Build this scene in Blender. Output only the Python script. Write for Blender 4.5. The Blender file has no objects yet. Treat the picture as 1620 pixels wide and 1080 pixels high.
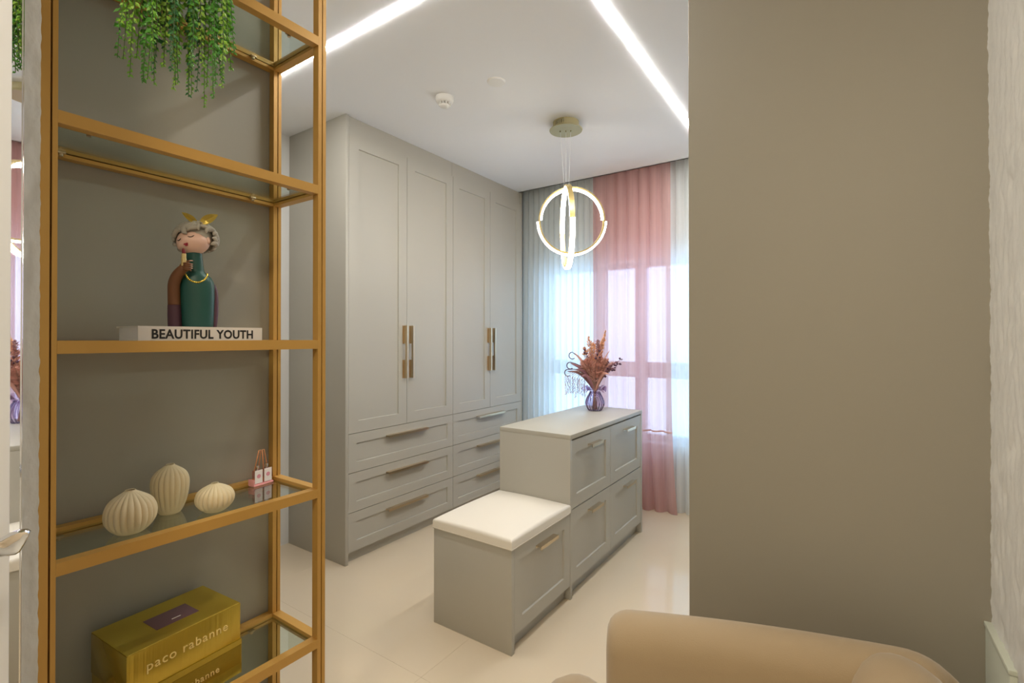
import bpy, bmesh, math, random
from mathutils import Vector, Matrix, noise

scene = bpy.context.scene
C = scene.collection
PI = math.pi
R = math.radians
rnd = random.Random(7)

# ------------------------------------------------------------------ camera
FPX = 768.5                       # focal length in pixels of the 1620 x 1080 frame
YAW = R(34.3)
CAM_Z = 1.35
cam = bpy.data.cameras.new('camera')
cam.sensor_width = 36.0
cam.lens = 36.0 * FPX / 1620.0
cam.shift_y = -9.0 / 1620.0
cam.clip_start = 0.02
cam_o = bpy.data.objects.new('camera', cam)
C.objects.link(cam_o)
cam_o.location = (0, 0, CAM_Z)
cam_o.rotation_euler = (R(90.3), 0, YAW)
scene.camera = cam_o

# ------------------------------------------------------------------ sky, exposure
w = bpy.data.worlds.new('sky')
scene.world = w
w.use_nodes = True
bg = w.node_tree.nodes['Background']
bg.inputs['Color'].default_value = (0.50, 0.73, 1.0, 1)
bg.inputs['Strength'].default_value = 2.9
vs = scene.view_settings
vs.view_transform = 'Standard'
vs.look = 'None'
vs.gamma = 1.0
vs.use_curve_mapping = False
vs.exposure = 0.5
LED = 92.0          # emission of the ceiling LED lines
RING = 18.0          # emission of the pendant tubes
LAMP = 66.0          # emission of the ceiling lamp in the room the camera stands in

# ------------------------------------------------------------------ materials
MATS = {}
def mat(name, col, rough=0.5, metal=0.0, bump=0.0, bscale=60.0, vary=0.0, vscale=8.0, emit=None, es=0.0, spec=None, coat=0.0, sheen=0.0, stretch=None):
    m = bpy.data.materials.new(name)
    m.use_nodes = True
    nt = m.node_tree
    p = nt.nodes['Principled BSDF']
    p.inputs['Base Color'].default_value = (*col, 1)
    p.inputs['Roughness'].default_value = rough
    p.inputs['Metallic'].default_value = metal
    if spec is not None: p.inputs['Specular IOR Level'].default_value = spec
    if coat: p.inputs['Coat Weight'].default_value = coat
    if sheen: p.inputs['Sheen Weight'].default_value = sheen
    if emit:
        p.inputs['Emission Color'].default_value = (*emit, 1)
        p.inputs['Emission Strength'].default_value = es
    tc = nt.nodes.new('ShaderNodeTexCoord')
    mp = nt.nodes.new('ShaderNodeMapping')
    if stretch: mp.inputs['Scale'].default_value = stretch
    nt.links.new(tc.outputs['Object'], mp.inputs['Vector'])
    if vary:
        n = nt.nodes.new('ShaderNodeTexNoise')
        n.inputs['Scale'].default_value = vscale
        n.inputs['Detail'].default_value = 4
        nt.links.new(mp.outputs['Vector'], n.inputs['Vector'])
        mx = nt.nodes.new('ShaderNodeMix'); mx.data_type = 'RGBA'
        mx.inputs[6].default_value = (*[c * (1 - vary) for c in col], 1)
        mx.inputs[7].default_value = (*[min(1, c * (1 + vary)) for c in col], 1)
        nt.links.new(n.outputs['Fac'], mx.inputs[0])
        nt.links.new(mx.outputs[2], p.inputs['Base Color'])
    if bump:
        n2 = nt.nodes.new('ShaderNodeTexNoise')
        n2.inputs['Scale'].default_value = bscale
        n2.inputs['Detail'].default_value = 3
        nt.links.new(mp.outputs['Vector'], n2.inputs['Vector'])
        b = nt.nodes.new('ShaderNodeBump')
        b.inputs['Strength'].default_value = bump
        b.inputs['Distance'].default_value = 0.002
        nt.links.new(n2.outputs['Fac'], b.inputs['Height'])
        nt.links.new(b.outputs['Normal'], p.inputs['Normal'])
    MATS[name] = m
    return m

def sheer(name, col, through, trans, rough_col=None):
    m = bpy.data.materials.new(name)
    m.use_nodes = True
    nt = m.node_tree
    out = nt.nodes['Material Output']
    nt.nodes.remove(nt.nodes['Principled BSDF'])
    tp = nt.nodes.new('ShaderNodeBsdfTransparent')
    tp.inputs['Color'].default_value = (*[0.4 + 0.6 * c for c in col], 1)
    tl = nt.nodes.new('ShaderNodeBsdfTranslucent'); tl.inputs['Color'].default_value = (*col, 1)
    df = nt.nodes.new('ShaderNodeBsdfDiffuse'); df.inputs['Color'].default_value = (*col, 1)
    a = nt.nodes.new('ShaderNodeMixShader'); a.inputs[0].default_value = trans
    nt.links.new(df.outputs[0], a.inputs[1]); nt.links.new(tl.outputs[0], a.inputs[2])
    # threads: fine vertical weave changes how much passes straight through
    tc = nt.nodes.new('ShaderNodeTexCoord'); mp = nt.nodes.new('ShaderNodeMapping')
    mp.inputs['Scale'].default_value = (90, 90, 1.5)
    n = nt.nodes.new('ShaderNodeTexNoise'); n.inputs['Scale'].default_value = 1.0
    nt.links.new(tc.outputs['Object'], mp.inputs['Vector']); nt.links.new(mp.outputs['Vector'], n.inputs['Vector'])
    mr = nt.nodes.new('ShaderNodeMapRange')
    mr.inputs['To Min'].default_value = max(0, through - 0.1); mr.inputs['To Max'].default_value = through + 0.1
    nt.links.new(n.outputs['Fac'], mr.inputs['Value'])
    b = nt.nodes.new('ShaderNodeMixShader')
    nt.links.new(mr.outputs[0], b.inputs[0])
    nt.links.new(a.outputs[0], b.inputs[1]); nt.links.new(tp.outputs[0], b.inputs[2])
    nt.links.new(b.outputs[0], out.inputs['Surface'])
    MATS[name] = m
    return m

def clear_glass(name, tint, refl=1.0, rough=0.02, ior=1.5):
    m = bpy.data.materials.new(name)
    m.use_nodes = True
    nt = m.node_tree
    out = nt.nodes['Material Output']
    nt.nodes.remove(nt.nodes['Principled BSDF'])
    tp = nt.nodes.new('ShaderNodeBsdfTransparent'); tp.inputs['Color'].default_value = (*tint, 1)
    gl = nt.nodes.new('ShaderNodeBsdfGlossy'); gl.inputs['Roughness'].default_value = rough
    fr = nt.nodes.new('ShaderNodeLayerWeight'); fr.inputs['Blend'].default_value = 0.5
    pw = nt.nodes.new('ShaderNodeMath'); pw.operation = 'POWER'; pw.inputs[1].default_value = 2.9
    nt.links.new(fr.outputs['Facing'], pw.inputs[0])
    f0 = ((ior-1)/(ior+1))**2
    mu = nt.nodes.new('ShaderNodeMath'); mu.operation = 'MULTIPLY_ADD'; mu.use_clamp = True
    mu.inputs[1].default_value = (1-f0)*refl; mu.inputs[2].default_value = f0*refl
    nt.links.new(pw.outputs[0], mu.inputs[0])
    mx = nt.nodes.new('ShaderNodeMixShader')
    nt.links.new(mu.outputs[0], mx.inputs[0]); nt.links.new(tp.outputs[0], mx.inputs[1]); nt.links.new(gl.outputs[0], mx.inputs[2])
    nt.links.new(mx.outputs[0], out.inputs['Surface'])
    MATS[name] = m
    return m

mat('ceiling_white', (0.87, 0.88, 0.90), 0.9, bump=0.03, bscale=200)
mat('wall_white', (0.82, 0.82, 0.80), 0.85, bump=0.05, bscale=150)
mat('wall_greige', (0.345, 0.320, 0.262), 0.55, bump=0.05, bscale=220, vary=0.02, vscale=3)
mat('floor_tile', (0.74, 0.62, 0.455), 0.07, vary=0.02, vscale=2.0)
mat('grout', (0.62, 0.55, 0.44), 0.8, bump=0.1)
mat('stucco', (0.78, 0.77, 0.73), 0.85, bump=0.9, bscale=55, vary=0.10, vscale=35, stretch=(1, 1, 0.55))
mat('lacquer', (0.485, 0.460, 0.395), 0.42, bump=0.015, bscale=400, vary=0.015, vscale=3)
mat('champagne', (0.62, 0.50, 0.34), 0.28, metal=1.0, bump=0.03, bscale=300)
mat('shelf_gold', (0.56, 0.315, 0.075), 0.42, metal=0.25, bump=0.03, bscale=300, vary=0.03, vscale=20)
clear_glass('shelf_glass', (0.88, 0.95, 0.92), 1.0, 0.015, 1.52)
clear_glass('window_glass', (0.95, 0.98, 1.0), 0.6)
mat('leather', (0.86, 0.80, 0.70), 0.5, bump=0.08, bscale=260)
mat('leather_seam', (0.70, 0.64, 0.54), 0.6, bump=0.05)
mat('velvet', (0.40, 0.295, 0.175), 0.85, bump=0.15, bscale=500, vary=0.04, vscale=12, sheen=0.3)
mat('chair_foot', (0.08, 0.06, 0.045), 0.4, vary=0.05)
mat('mirror', (0.93, 0.94, 0.95), 0.015, metal=1.0)
mat('mirror_edge', (0.26, 0.20, 0.16), 0.35, vary=0.05)
mat('door_white', (0.80, 0.81, 0.83), 0.4, bump=0.02, bscale=200)
mat('chrome', (0.80, 0.80, 0.82), 0.08, metal=1.0, bump=0.01)
mat('skirting', (0.62, 0.65, 0.55), 0.4, vary=0.03)
mat('led', (1, 1, 1), 0.5, emit=(1.0, 0.98, 0.95), es=LED, bump=0.0)
mat('ring_led', (1, 1, 1), 0.5, emit=(1.0, 0.95, 0.84), es=RING)
mat('ring_gold', (0.70, 0.53, 0.22), 0.35, metal=0.7, bump=0.02)
mat('canopy_gold', (0.46, 0.40, 0.22), 0.4, metal=0.5, bump=0.02)
mat('wire', (0.80, 0.80, 0.78), 0.4, vary=0.02)
mat('lamp_glow', (1, 1, 1), 0.5, emit=(1.0, 0.86, 0.65), es=LAMP)
mat('plastic_white', (0.82, 0.80, 0.75), 0.45, bump=0.02)
mat('frame_white', (0.70, 0.72, 0.76), 0.4, vary=0.02)
sheer('sheer_white', (0.92, 0.95, 0.95), 0.16, 0.62)
sheer('sheer_pink', (0.82, 0.54, 0.52), 0.24, 0.58)
mat('hem_pink', (0.74, 0.46, 0.45), 0.9, vary=0.05)
mat('vase_cream', (0.78, 0.66, 0.43), 0.7, bump=0.1, bscale=300, vary=0.03, vscale=30)
mat('book_cover', (0.74, 0.69, 0.64), 0.6, bump=0.05, vary=0.02)
mat('book_pages', (0.84, 0.79, 0.77), 0.8, bump=0.3, bscale=900, stretch=(0.02, 0.02, 1), vary=0.03)
mat('ink', (0.012, 0.011, 0.011), 0.6, vary=0.05)
mat('sweater', (0.013, 0.080, 0.064), 0.42, bump=0.02, vary=0.05)
mat('glove', (0.165, 0.062, 0.020), 0.45, vary=0.05)
mat('sleeve', (0.080, 0.028, 0.045), 0.45, vary=0.05)
mat('skin', (0.80, 0.52, 0.41), 0.45, vary=0.03, vscale=15)
mat('lips', (0.36, 0.02, 0.045), 0.35, vary=0.05)
mat('lash', (0.04, 0.02, 0.015), 0.6, vary=0.05)
mat('hair', (0.42, 0.385, 0.325), 0.55, bump=0.9, bscale=70, vary=0.06, vscale=60, stretch=(1, 1, 0.35))
mat('bow_gold', (0.50, 0.37, 0.075), 0.32, metal=0.6, vary=0.05)
mat('bead_gold', (0.80, 0.60, 0.10), 0.25, metal=0.7, vary=0.03)
mat('lipstick_gold', (0.78, 0.62, 0.28), 0.3, metal=0.7, vary=0.03)
mat('lipstick_red', (0.22, 0.015, 0.025), 0.3, vary=0.05)
mat('box_gold', (0.52, 0.37, 0.045), 0.22, metal=0.6, bump=0.5, bscale=3, vary=0.03, vscale=2, stretch=(1, 40, 0.6))
mat('box_gold_top', (0.52, 0.37, 0.045), 0.40, metal=0.6, bump=0.02, vary=0.04)
mat('foil_text', (0.88, 0.72, 0.32), 0.3, metal=0.4, vary=0.02)
mat('sticker', (0.155, 0.075, 0.085), 0.45, vary=0.05)
mat('pink_resin', (0.82, 0.36, 0.36), 0.25, vary=0.05)
clear_glass('pink_glass', (0.97, 0.72, 0.72), 1.0, 0.03)
mat('tag_paper', (0.84, 0.78, 0.76), 0.6, bump=0.02)
mat('tag_print', (0.72, 0.30, 0.36), 0.6, vary=0.1)
mat('ribbon', (0.72, 0.30, 0.13), 0.35, metal=0.2, vary=0.05)
for i, c in enumerate([(0.075, 0.28, 0.03), (0.17, 0.42, 0.03), (0.28, 0.50, 0.06), (0.035, 0.16, 0.045)]):
    mat('leaf_%d' % i, c, 0.45, vary=0.25, vscale=40)
mat('vine_stem', (0.07, 0.12, 0.03), 0.6, vary=0.1)
mat('pot_white', (0.75, 0.74, 0.72), 0.4, bump=0.03)
mat('soil', (0.06, 0.045, 0.03), 0.9, bump=0.5)
clear_glass('violet_glass', (0.93, 0.90, 0.95), 1.6, 0.03, 1.5)
clear_glass('violet_stripe', (0.66, 0.56, 0.70), 1.6, 0.05, 1.5)
mat('dried_peach', (0.86, 0.47, 0.27), 0.8, vary=0.2, vscale=50)
mat('dried_rose', (0.68, 0.35, 0.28), 0.8, vary=0.2, vscale=50)
mat('dried_mauve', (0.36, 0.17, 0.20), 0.75, vary=0.2, vscale=50)
mat('dried_dark', (0.09, 0.035, 0.065), 0.7, vary=0.2, vscale=50)
mat('dried_stem', (0.42, 0.24, 0.18), 0.8, vary=0.15, vscale=50)

# ------------------------------------------------------------------ mesh helpers
ORG = {}
class MB:
    def __init__(s): s.bm = bmesh.new()
    def add(s, verts, faces):
        vv = [s.bm.verts.new(v) for v in verts]
        for f in faces:
            try: s.bm.faces.new([vv[i] for i in f])
            except ValueError: pass
        return vv
    def box(s, x0, x1, y0, y1, z0, z1, bev=0.0, seg=1):
        x0, x1 = min(x0, x1), max(x0, x1); y0, y1 = min(y0, y1), max(y0, y1); z0, z1 = min(z0, z1), max(z0, z1)
        v = s.add([(x0,y0,z0),(x1,y0,z0),(x1,y1,z0),(x0,y1,z0),(x0,y0,z1),(x1,y0,z1),(x1,y1,z1),(x0,y1,z1)],
                  [(3,2,1,0),(4,5,6,7),(0,1,5,4),(1,2,6,5),(2,3,7,6),(3,0,4,7)])
        if bev:
            es = list({e for a in v for e in a.link_edges})
            bmesh.ops.bevel(s.bm, geom=es, offset=bev, segments=seg, profile=0.5, affect='EDGES', clamp_overlap=True)
        return s
    def prism(s, poly, axis, a, b):
        n = len(poly)
        def P(p, t):
            if axis == 'x': return (t, p[0], p[1])
            if axis == 'y': return (p[0], t, p[1])
            return (p[0], p[1], t)
        verts = [P(p, a) for p in poly] + [P(p, b) for p in poly]
        s.add(verts, [tuple(range(n)), tuple(range(2*n-1, n-1, -1))] + [(i, i+n, (i+1) % n+n, (i+1) % n) for i in range(n)])
        bmesh.ops.recalc_face_normals(s.bm, faces=s.bm.faces[:])
        return s
    def lathe(s, prof, seg=32, c=(0,0,0), fn=None, cap=True):
        rings = []
        for r, z in prof:
            ring = []
            for k in range(seg):
                t = 2*PI*k/seg
                rr = fn(r, z, t) if fn else (r, r)
                if not isinstance(rr, tuple): rr = (rr, rr)
                ring.append(s.bm.verts.new((c[0]+rr[0]*math.cos(t), c[1]+rr[1]*math.sin(t), c[2]+z)))
            rings.append(ring)
        for a, b in zip(rings, rings[1:]):
            for k in range(seg):
                s.bm.faces.new((a[k], a[(k+1) % seg], b[(k+1) % seg], b[k]))
        if cap:
            s.bm.faces.new(rings[0][::-1]); s.bm.faces.new(rings[-1])
        return s
    def tube(s, pts, rad, seg=8):
        pts = [Vector(p) for p in pts]
        n = len(pts)
        rads = rad if isinstance(rad, (list, tuple)) else [rad]*n
        rings = []; up = None
        for i, p in enumerate(pts):
            d = (pts[min(i+1, n-1)] - pts[max(i-1, 0)]).normalized()
            if up is None:
                up = Vector((0,0,1)) if abs(d.z) < 0.9 else Vector((1,0,0))
            a = d.cross(up)
            if a.length < 1e-6: a = d.orthogonal()
            a.normalize(); b = a.cross(d).normalized(); up = b
            rings.append([s.bm.verts.new(p + (a*math.cos(2*PI*k/seg) + b*math.sin(2*PI*k/seg))*rads[i]) for k in range(seg)])
        for a, b in zip(rings, rings[1:]):
            for k in range(seg):
                s.bm.faces.new((a[k], a[(k+1) % seg], b[(k+1) % seg], b[k]))
        s.bm.faces.new(rings[0][::-1]); s.bm.faces.new(rings[-1])
        return s
    def ball(s, c, r, u=12, v=8, rot=None):
        if not isinstance(r, tuple): r = (r, r, r)
        M = Matrix.Translation(c) @ (rot.to_4x4() if rot else Matrix.Identity(4)) @ Matrix.Diagonal((*r, 1))
        bmesh.ops.create_uvsphere(s.bm, u_segments=u, v_segments=v, radius=1, matrix=M)
        return s
    def leaf(s, p, d, nrm, L, W, fold=0.25):
        p = Vector(p); d = Vector(d).normalized(); nrm = Vector(nrm)
        side = d.cross(nrm)
        if side.length < 1e-5: side = d.orthogonal()
        side.normalize(); nn = side.cross(d)
        a = s.bm.verts.new(p); t = s.bm.verts.new(p + d*L)
        m = s.bm.verts.new(p + d*L*0.45 - nn*W*fold)
        l = s.bm.verts.new(p + d*L*0.42 + side*W*0.5); r = s.bm.verts.new(p + d*L*0.42 - side*W*0.5)
        s.bm.faces.new((a, m, l)); s.bm.faces.new((m, t, l)); s.bm.faces.new((a, r, m)); s.bm.faces.new((r, t, m))
        return s
    def xform(s, M):
        bmesh.ops.transform(s.bm, matrix=M, verts=s.bm.verts[:]); return s
    def build(s, name, m, parent=None, org=None, smooth=False, angle=None):
        """verts are in the frame of the thing: shifted by the thing's origin"""
        me = bpy.data.meshes.new(name)
        o_ = Vector(org) if org is not None else (ORG.get(parent.name, Vector((0,0,0))) if parent else Vector((0,0,0)))
        if o_.length: bmesh.ops.translate(s.bm, vec=-o_, verts=s.bm.verts[:])
        bmesh.ops.recalc_face_normals(s.bm, faces=s.bm.faces[:]) if angle != 'keep' else None
        s.bm.to_mesh(me); s.bm.free()
        me.materials.append(MATS[m])
        if smooth:
            for p in me.polygons: p.use_smooth = True
            if isinstance(angle, (int, float)):
                me.set_sharp_from_angle(angle=R(angle))
        o = bpy.data.objects.new(name, me)
        C.objects.link(o)
        if parent: o.parent = parent
        elif o_.length: o.location = o_
        ORG[o.name] = o_
        return o

def tag(o, label, cat, group=None):
    o['label'] = label; o['category'] = cat
    if group: o['group'] = group
    return o
def thing(name, label, cat, loc=(0,0,0), group=None, rotz=0.0, local=False):
    o = bpy.data.objects.new(name, None)
    C.objects.link(o)
    o.location = loc; o.rotation_euler = (0, 0, rotz); o.empty_display_size = 0.05
    ORG[o.name] = Vector((0,0,0)) if local else Vector(loc)
    return tag(o, label, cat, group)
def struct(o, label=None):
    o['kind'] = 'structure'
    if label: o['label'] = label
    return o
def box(name, m, dims, parent=None, bev=0.0, seg=1, org=None):
    return MB().box(*dims, bev, seg).build(name, m, parent, org, smooth=bev > 0 and seg > 1, angle=40)
def text_mesh(name, s, size, m, parent, M, depth=0.0006, bold=0.0, spacing=1.0):
    cu = bpy.data.curves.new(name, 'FONT')
    cu.body = s; cu.size = size; cu.align_x = 'CENTER'; cu.align_y = 'CENTER'
    cu.extrude = depth; cu.offset = bold; cu.space_character = spacing; cu.resolution_u = 3
    t = bpy.data.objects.new('tmp_text', cu); C.objects.link(t)
    bpy.context.view_layer.update()
    me = bpy.data.meshes.new_from_object(t.evaluated_get(bpy.context.evaluated_depsgraph_get()))
    bpy.data.objects.remove(t); bpy.data.curves.remove(cu)
    me.name = name; me.transform(M); me.materials.clear(); me.materials.append(MATS[m])
    o = bpy.data.objects.new(name, me); C.objects.link(o); o.parent = parent
    return o
def px(x, y, z=None, X=None, Y=None):
    """a pixel of the 1620 x 1080 photograph to a point on a known plane"""
    u = (x - 810) / FPX; v = (535 - y) / FPX
    d = Vector((-math.sin(YAW) + u*math.cos(YAW), math.cos(YAW) + u*math.sin(YAW), v))
    if z is not None: k = (z - CAM_Z) / v
    elif X is not None: k = X / d.x
    else: k = Y / d.y
    return Vector((0, 0, CAM_Z)) + d*k

# ------------------------------------------------------------------ the room
H = 2.687
WX = -2.44            # front of the wardrobes
LW = -3.03            # left wall of the dressing room
CY = 3.715            # where the ceiling stops before the curtain pocket
WY = 3.93             # window wall
SW = -1.514           # wall behind the shelving
SE = 0.875            # its far end
PY = 1.40             # grey partition
RX = 1.45             # right walls

fl = struct(box('floor', 'grout', (-3.3, 1.7, -1.9, 4.2, -0.12, -0.0015)))
tile_me = {}
xs = [-3.3, -2.594, -1.394, -0.194, 1.006, 1.7]
ys = [-1.9, -1.0, 1.4, 3.8, 4.2]
for i in range(len(xs)-1):
    for j in range(len(ys)-1):
        box('tile', 'floor_tile', (xs[i]+0.0004, xs[i+1]-0.0004, ys[j]+0.0004, ys[j+1]-0.0004, -0.0014, 0.0), fl)

# ceiling slab with two LED channels cut as separate recess strips
ce = MB()
ce.box(-3.3, 1.7, -1.9, CY, H, H+0.12)
ce.box(-3.3, 1.7, CY, 4.2, 2.95, 3.07)
ce.box(-3.3, 1.7, CY-0.015, CY, H, 2.95)
struct(ce.build('ceiling', 'ceiling_white'))

struct(box('wall_left', 'wall_white', (LW-0.12, LW, SE, 4.2, -0.05, 3.0)))
struct(box('wall_shelf', 'wall_greige', (LW-0.12, SW, -1.9, SE, -0.05, H)))
struct(box('wall_near', 'wall_white', (-1.51, -1.215, -1.9, 0.165, -0.05, H)))
struct(box('wall_front', 'wall_white', (-1.51, 1.7, -2.0, -1.9, -0.05, H)))
struct(box('wall_right', 'wall_white', (RX, RX+0.15, -1.9, 4.2, -0.05, 3.0)))
pe = px(1089.5, 535, Y=PY).x
wp = MB().box(pe, RX, PY, PY+0.12, -0.05, H, 0.003, 2).build('wall_partition', 'wall_greige', smooth=True, angle=40)
struct(wp)

# window wall with its opening
W0, W1, Z0, Z1 = -2.32, -0.35, 0.50, 2.0
ww = MB()
ww.box(-3.3, W0, WY, WY+0.22, -0.05, 3.0)
ww.box(W1, 1.7, WY, WY+0.22, -0.05, 3.0)
ww.box(W0, W1, WY, WY+0.22, -0.05, Z0)
ww.box(W0, W1, WY, WY+0.22, Z1, 3.0)
struct(ww.build('wall_window', 'wall_white'))
wf = MB()
for z0, z1 in ((Z0, Z0+0.05), (Z1-0.05, Z1)): wf.box(W0, W1, WY+0.08, WY+0.14, z0, z1)
for x0, x1 in ((W0, W0+0.05), (W1-0.05, W1)): wf.box(x0, x1, WY+0.08, WY+0.14, Z0+0.05, Z1-0.05)
win = struct(wf.build('window_1', 'frame_white'))
MUL = [-1.78, -1.42, -0.98]
for mx_ in MUL:
    box('mullion', 'frame_white', (mx_-0.045, mx_+0.045, WY+0.08, WY+0.14, Z0+0.05, Z1-0.05), win)
cols = [W0+0.05] + [q for m_ in MUL for q in (m_-0.045, m_+0.045)] + [W1-0.05]
for a, b in zip(cols[0::2], cols[1::2]):
    box('transom', 'frame_white', (a, b, WY+0.08, WY+0.14, 1.02, 1.15), win)
    for z0, z1 in ((Z0+0.05, 1.02), (1.15, Z1-0.05)):
        box('pane', 'window_glass', (a, b, WY+0.105, WY+0.113, z0, z1), win)
box('window_sill', 'frame_white', (W0, W1, WY-0.02, WY+0.08, Z0-0.02, Z0+0.001), win)

# stucco: the right return wall and the rough slab beside the shelving
def rough_panel(name, face, a0, a1, z0, z1, depth, na, nz, amp, org_axis):
    """grid on plane x=face (normal +-x), solid behind, noise relief"""
    mb = MB(); bm = mb.bm
    sgn = 1 if depth < 0 else -1
    rows = []
    for j in range(nz+1):
        z = z0 + (z1-z0)*j/nz; row = []
        for i in range(na+1):
            y = a0 + (a1-a0)*i/na
            h = noise.noise(Vector((y*70, z*38, face*9)))*0.6 + noise.noise(Vector((y*160, z*110, 3)))*0.35
            h += max(0, noise.noise(Vector((y*45, z*26, 7.7)))-0.15)*-1.3
            yy = y
            if i in (0, na) and org_axis: yy += noise.noise(Vector((z*60, i, 2)))*0.0016
            row.append(bm.verts.new((face + sgn*h*amp, yy, z)))
        rows.append(row)
    back = [[bm.verts.new((face+depth, r[0].co.y, r[0].co.z)), bm.verts.new((face+depth, r[-1].co.y, r[0].co.z))] for r in rows]
    for j in range(nz):
        for i in range(na): bm.faces.new((rows[j][i], rows[j][i+1], rows[j+1][i+1], rows[j+1][i]))
        bm.faces.new((rows[j][0], rows[j+1][0], back[j+1][0], back[j][0]))
        bm.faces.new((rows[j][-1], back[j][1], back[j+1][1], rows[j+1][-1]))
        bm.faces.new((back[j][0], back[j+1][0], back[j+1][1], back[j][1]))
    bm.faces.new(rows[0] + [back[0][1], back[0][0]]); bm.faces.new(rows[-1] + [back[-1][1], back[-1][0]])
    return mb.build(name, 'stucco', smooth=True, angle=50)
rw = px(1566, 535, Y=PY).x
struct(rough_panel('wall_return', rw, 1.12, PY+0.003, -0.01, H, 0.12, 44, 300, 0.0046, False))
struct(rough_panel('wall_stucco_edge', -1.192, 0.2200, 0.2425, -0.01, H, -0.318, 8, 500, 0.0016, True))

# skirting board on the return wall
sk = MB()
ske = px(1606, 1032, X=rw).y
sk.box(rw-0.0095, rw+0.004, ske, PY, 0.0, 0.752, 0.002, 2)
sk = struct(sk.build('trim_1', 'skirting', smooth=True, angle=40))
box('top_cap', 'skirting', (rw-0.012, rw+0.004, ske-0.003, PY, 0.750, 0.760), sk, 0.002, 2)

# LED lines in the ceiling
def led_line(label, x0, x1, y0, y1):
    t = thing('led_strip', label, 'ceiling light', ((x0+x1)/2, (y0+y1)/2, H), 'LED lines in the ceiling')
    box('channel', 'plastic_white', (x0-0.002, x1+0.002, y0-0.002, y1+0.002, H-0.0006, H+0.004), t)
    box('diffuser', 'led', (x0, x1, y0, y1, H-0.003, H-0.0004), t)
led_line('straight white LED line in the ceiling running towards the curtains', -0.800, -0.780, 1.370, 3.55)
led_line('straight white LED line in the ceiling crossing towards the wardrobe end', -2.42, -0.780, 1.350, 1.370)

# ceiling lamp of the room the photograph is taken from: it lights the faces turned to the camera
x, y = -0.25, -0.65
t = thing('ceiling_lamp_offscreen', 'round white flush ceiling lamp in the room with the open door', 'ceiling lamp', (x, y, H))
MB().lathe([(0.19, -0.035), (0.205, -0.03), (0.205, 0.002)], 40, (x, y, H)).build('housing', 'plastic_white', t, smooth=True, angle=40)
MB().lathe([(0.02, -0.046), (0.12, -0.044), (0.18, -0.036)], 40, (x, y, H)).build('lamp_diffuser_offscreen', 'lamp_glow', t, smooth=True, angle=40)

# ------------------------------------------------------------------ cabinet fronts and pulls
def shaker(name, x, y0, y1, z0, z1, fw, parent, th=0.02, rec=0.008, m='lacquer'):
    """a framed front facing +x"""
    mb = MB()
    g = 0.0016
    y0 += g; y1 -= g; z0 += g; z1 -= g
    o = [(y0,z0),(y1,z0),(y1,z1),(y0,z1)]
    i1 = [(y0+fw,z0+fw),(y1-fw,z0+fw),(y1-fw,z1-fw),(y0+fw,z1-fw)]
    e = 0.0025
    i2 = [(y0+fw+e,z0+fw+e),(y1-fw-e,z0+fw+e),(y1-fw-e,z1-fw-e),(y0+fw+e,z1-fw-e)]
    v = [(x,*p) for p in o] + [(x,*p) for p in i1] + [(x-rec,*p) for p in i2] + [(x-th,*p) for p in o]
    f = []
    for k in range(4):
        n = (k+1) % 4
        f += [(k, n, 4+n, 4+k), (4+k, 4+n, 8+n, 8+k), (n, k, 12+k, 12+n)]
    f += [(8, 9, 10, 11), (15, 14, 13, 12)]
    mb.add(v, f)
    return mb.build(name, m, parent)
def pull_h(x, yc, zt, L, parent, out=0.030):
    """horizontal edge pull facing +x: projecting plate with a turned-down lip"""
    mb = MB()
    y0, y1 = yc-L/2, yc+L/2
    mb.prism([(x-0.001, zt), (x+out, zt), (x+out, zt-0.016), (x+out-0.0035, zt-0.016), (x+out-0.0035, zt-0.0035), (x-0.001, zt-0.0035)], 'y', y0, y1)
    mb.box(x-0.001, x+0.0015, y0, y1, zt-0.014, zt-0.0035)
    return mb.build('handle', 'champagne', parent)
def pull_v(x, y, zc, L, parent):
    """vertical edge pull with a finger cut-out in its plate"""
    mb = MB()
    z0, z1 = zc-L/2, zc+L/2
    a, b = zc-L*0.155, zc+L*0.155
    out = 0.034; t = 0.0035
    mb.prism([(x-0.001, z0), (x+out, z0), (x+out, z1), (x-0.001, z1), (x-0.001, b), (x+out*0.5, b), (x+out*0.5, a), (x-0.001, a)], 'y', y, y+t)
    mb.box(x+out-t, x+out, y+t, y+0.016, z0, z1)
    mb.box(x-0.001, x+0.0015, y-0.010, y, z0, a); mb.box(x-0.001, x+0.0015, y-0.010, y, b, z1)
    return mb.build('handle', 'champagne', parent)

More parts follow.
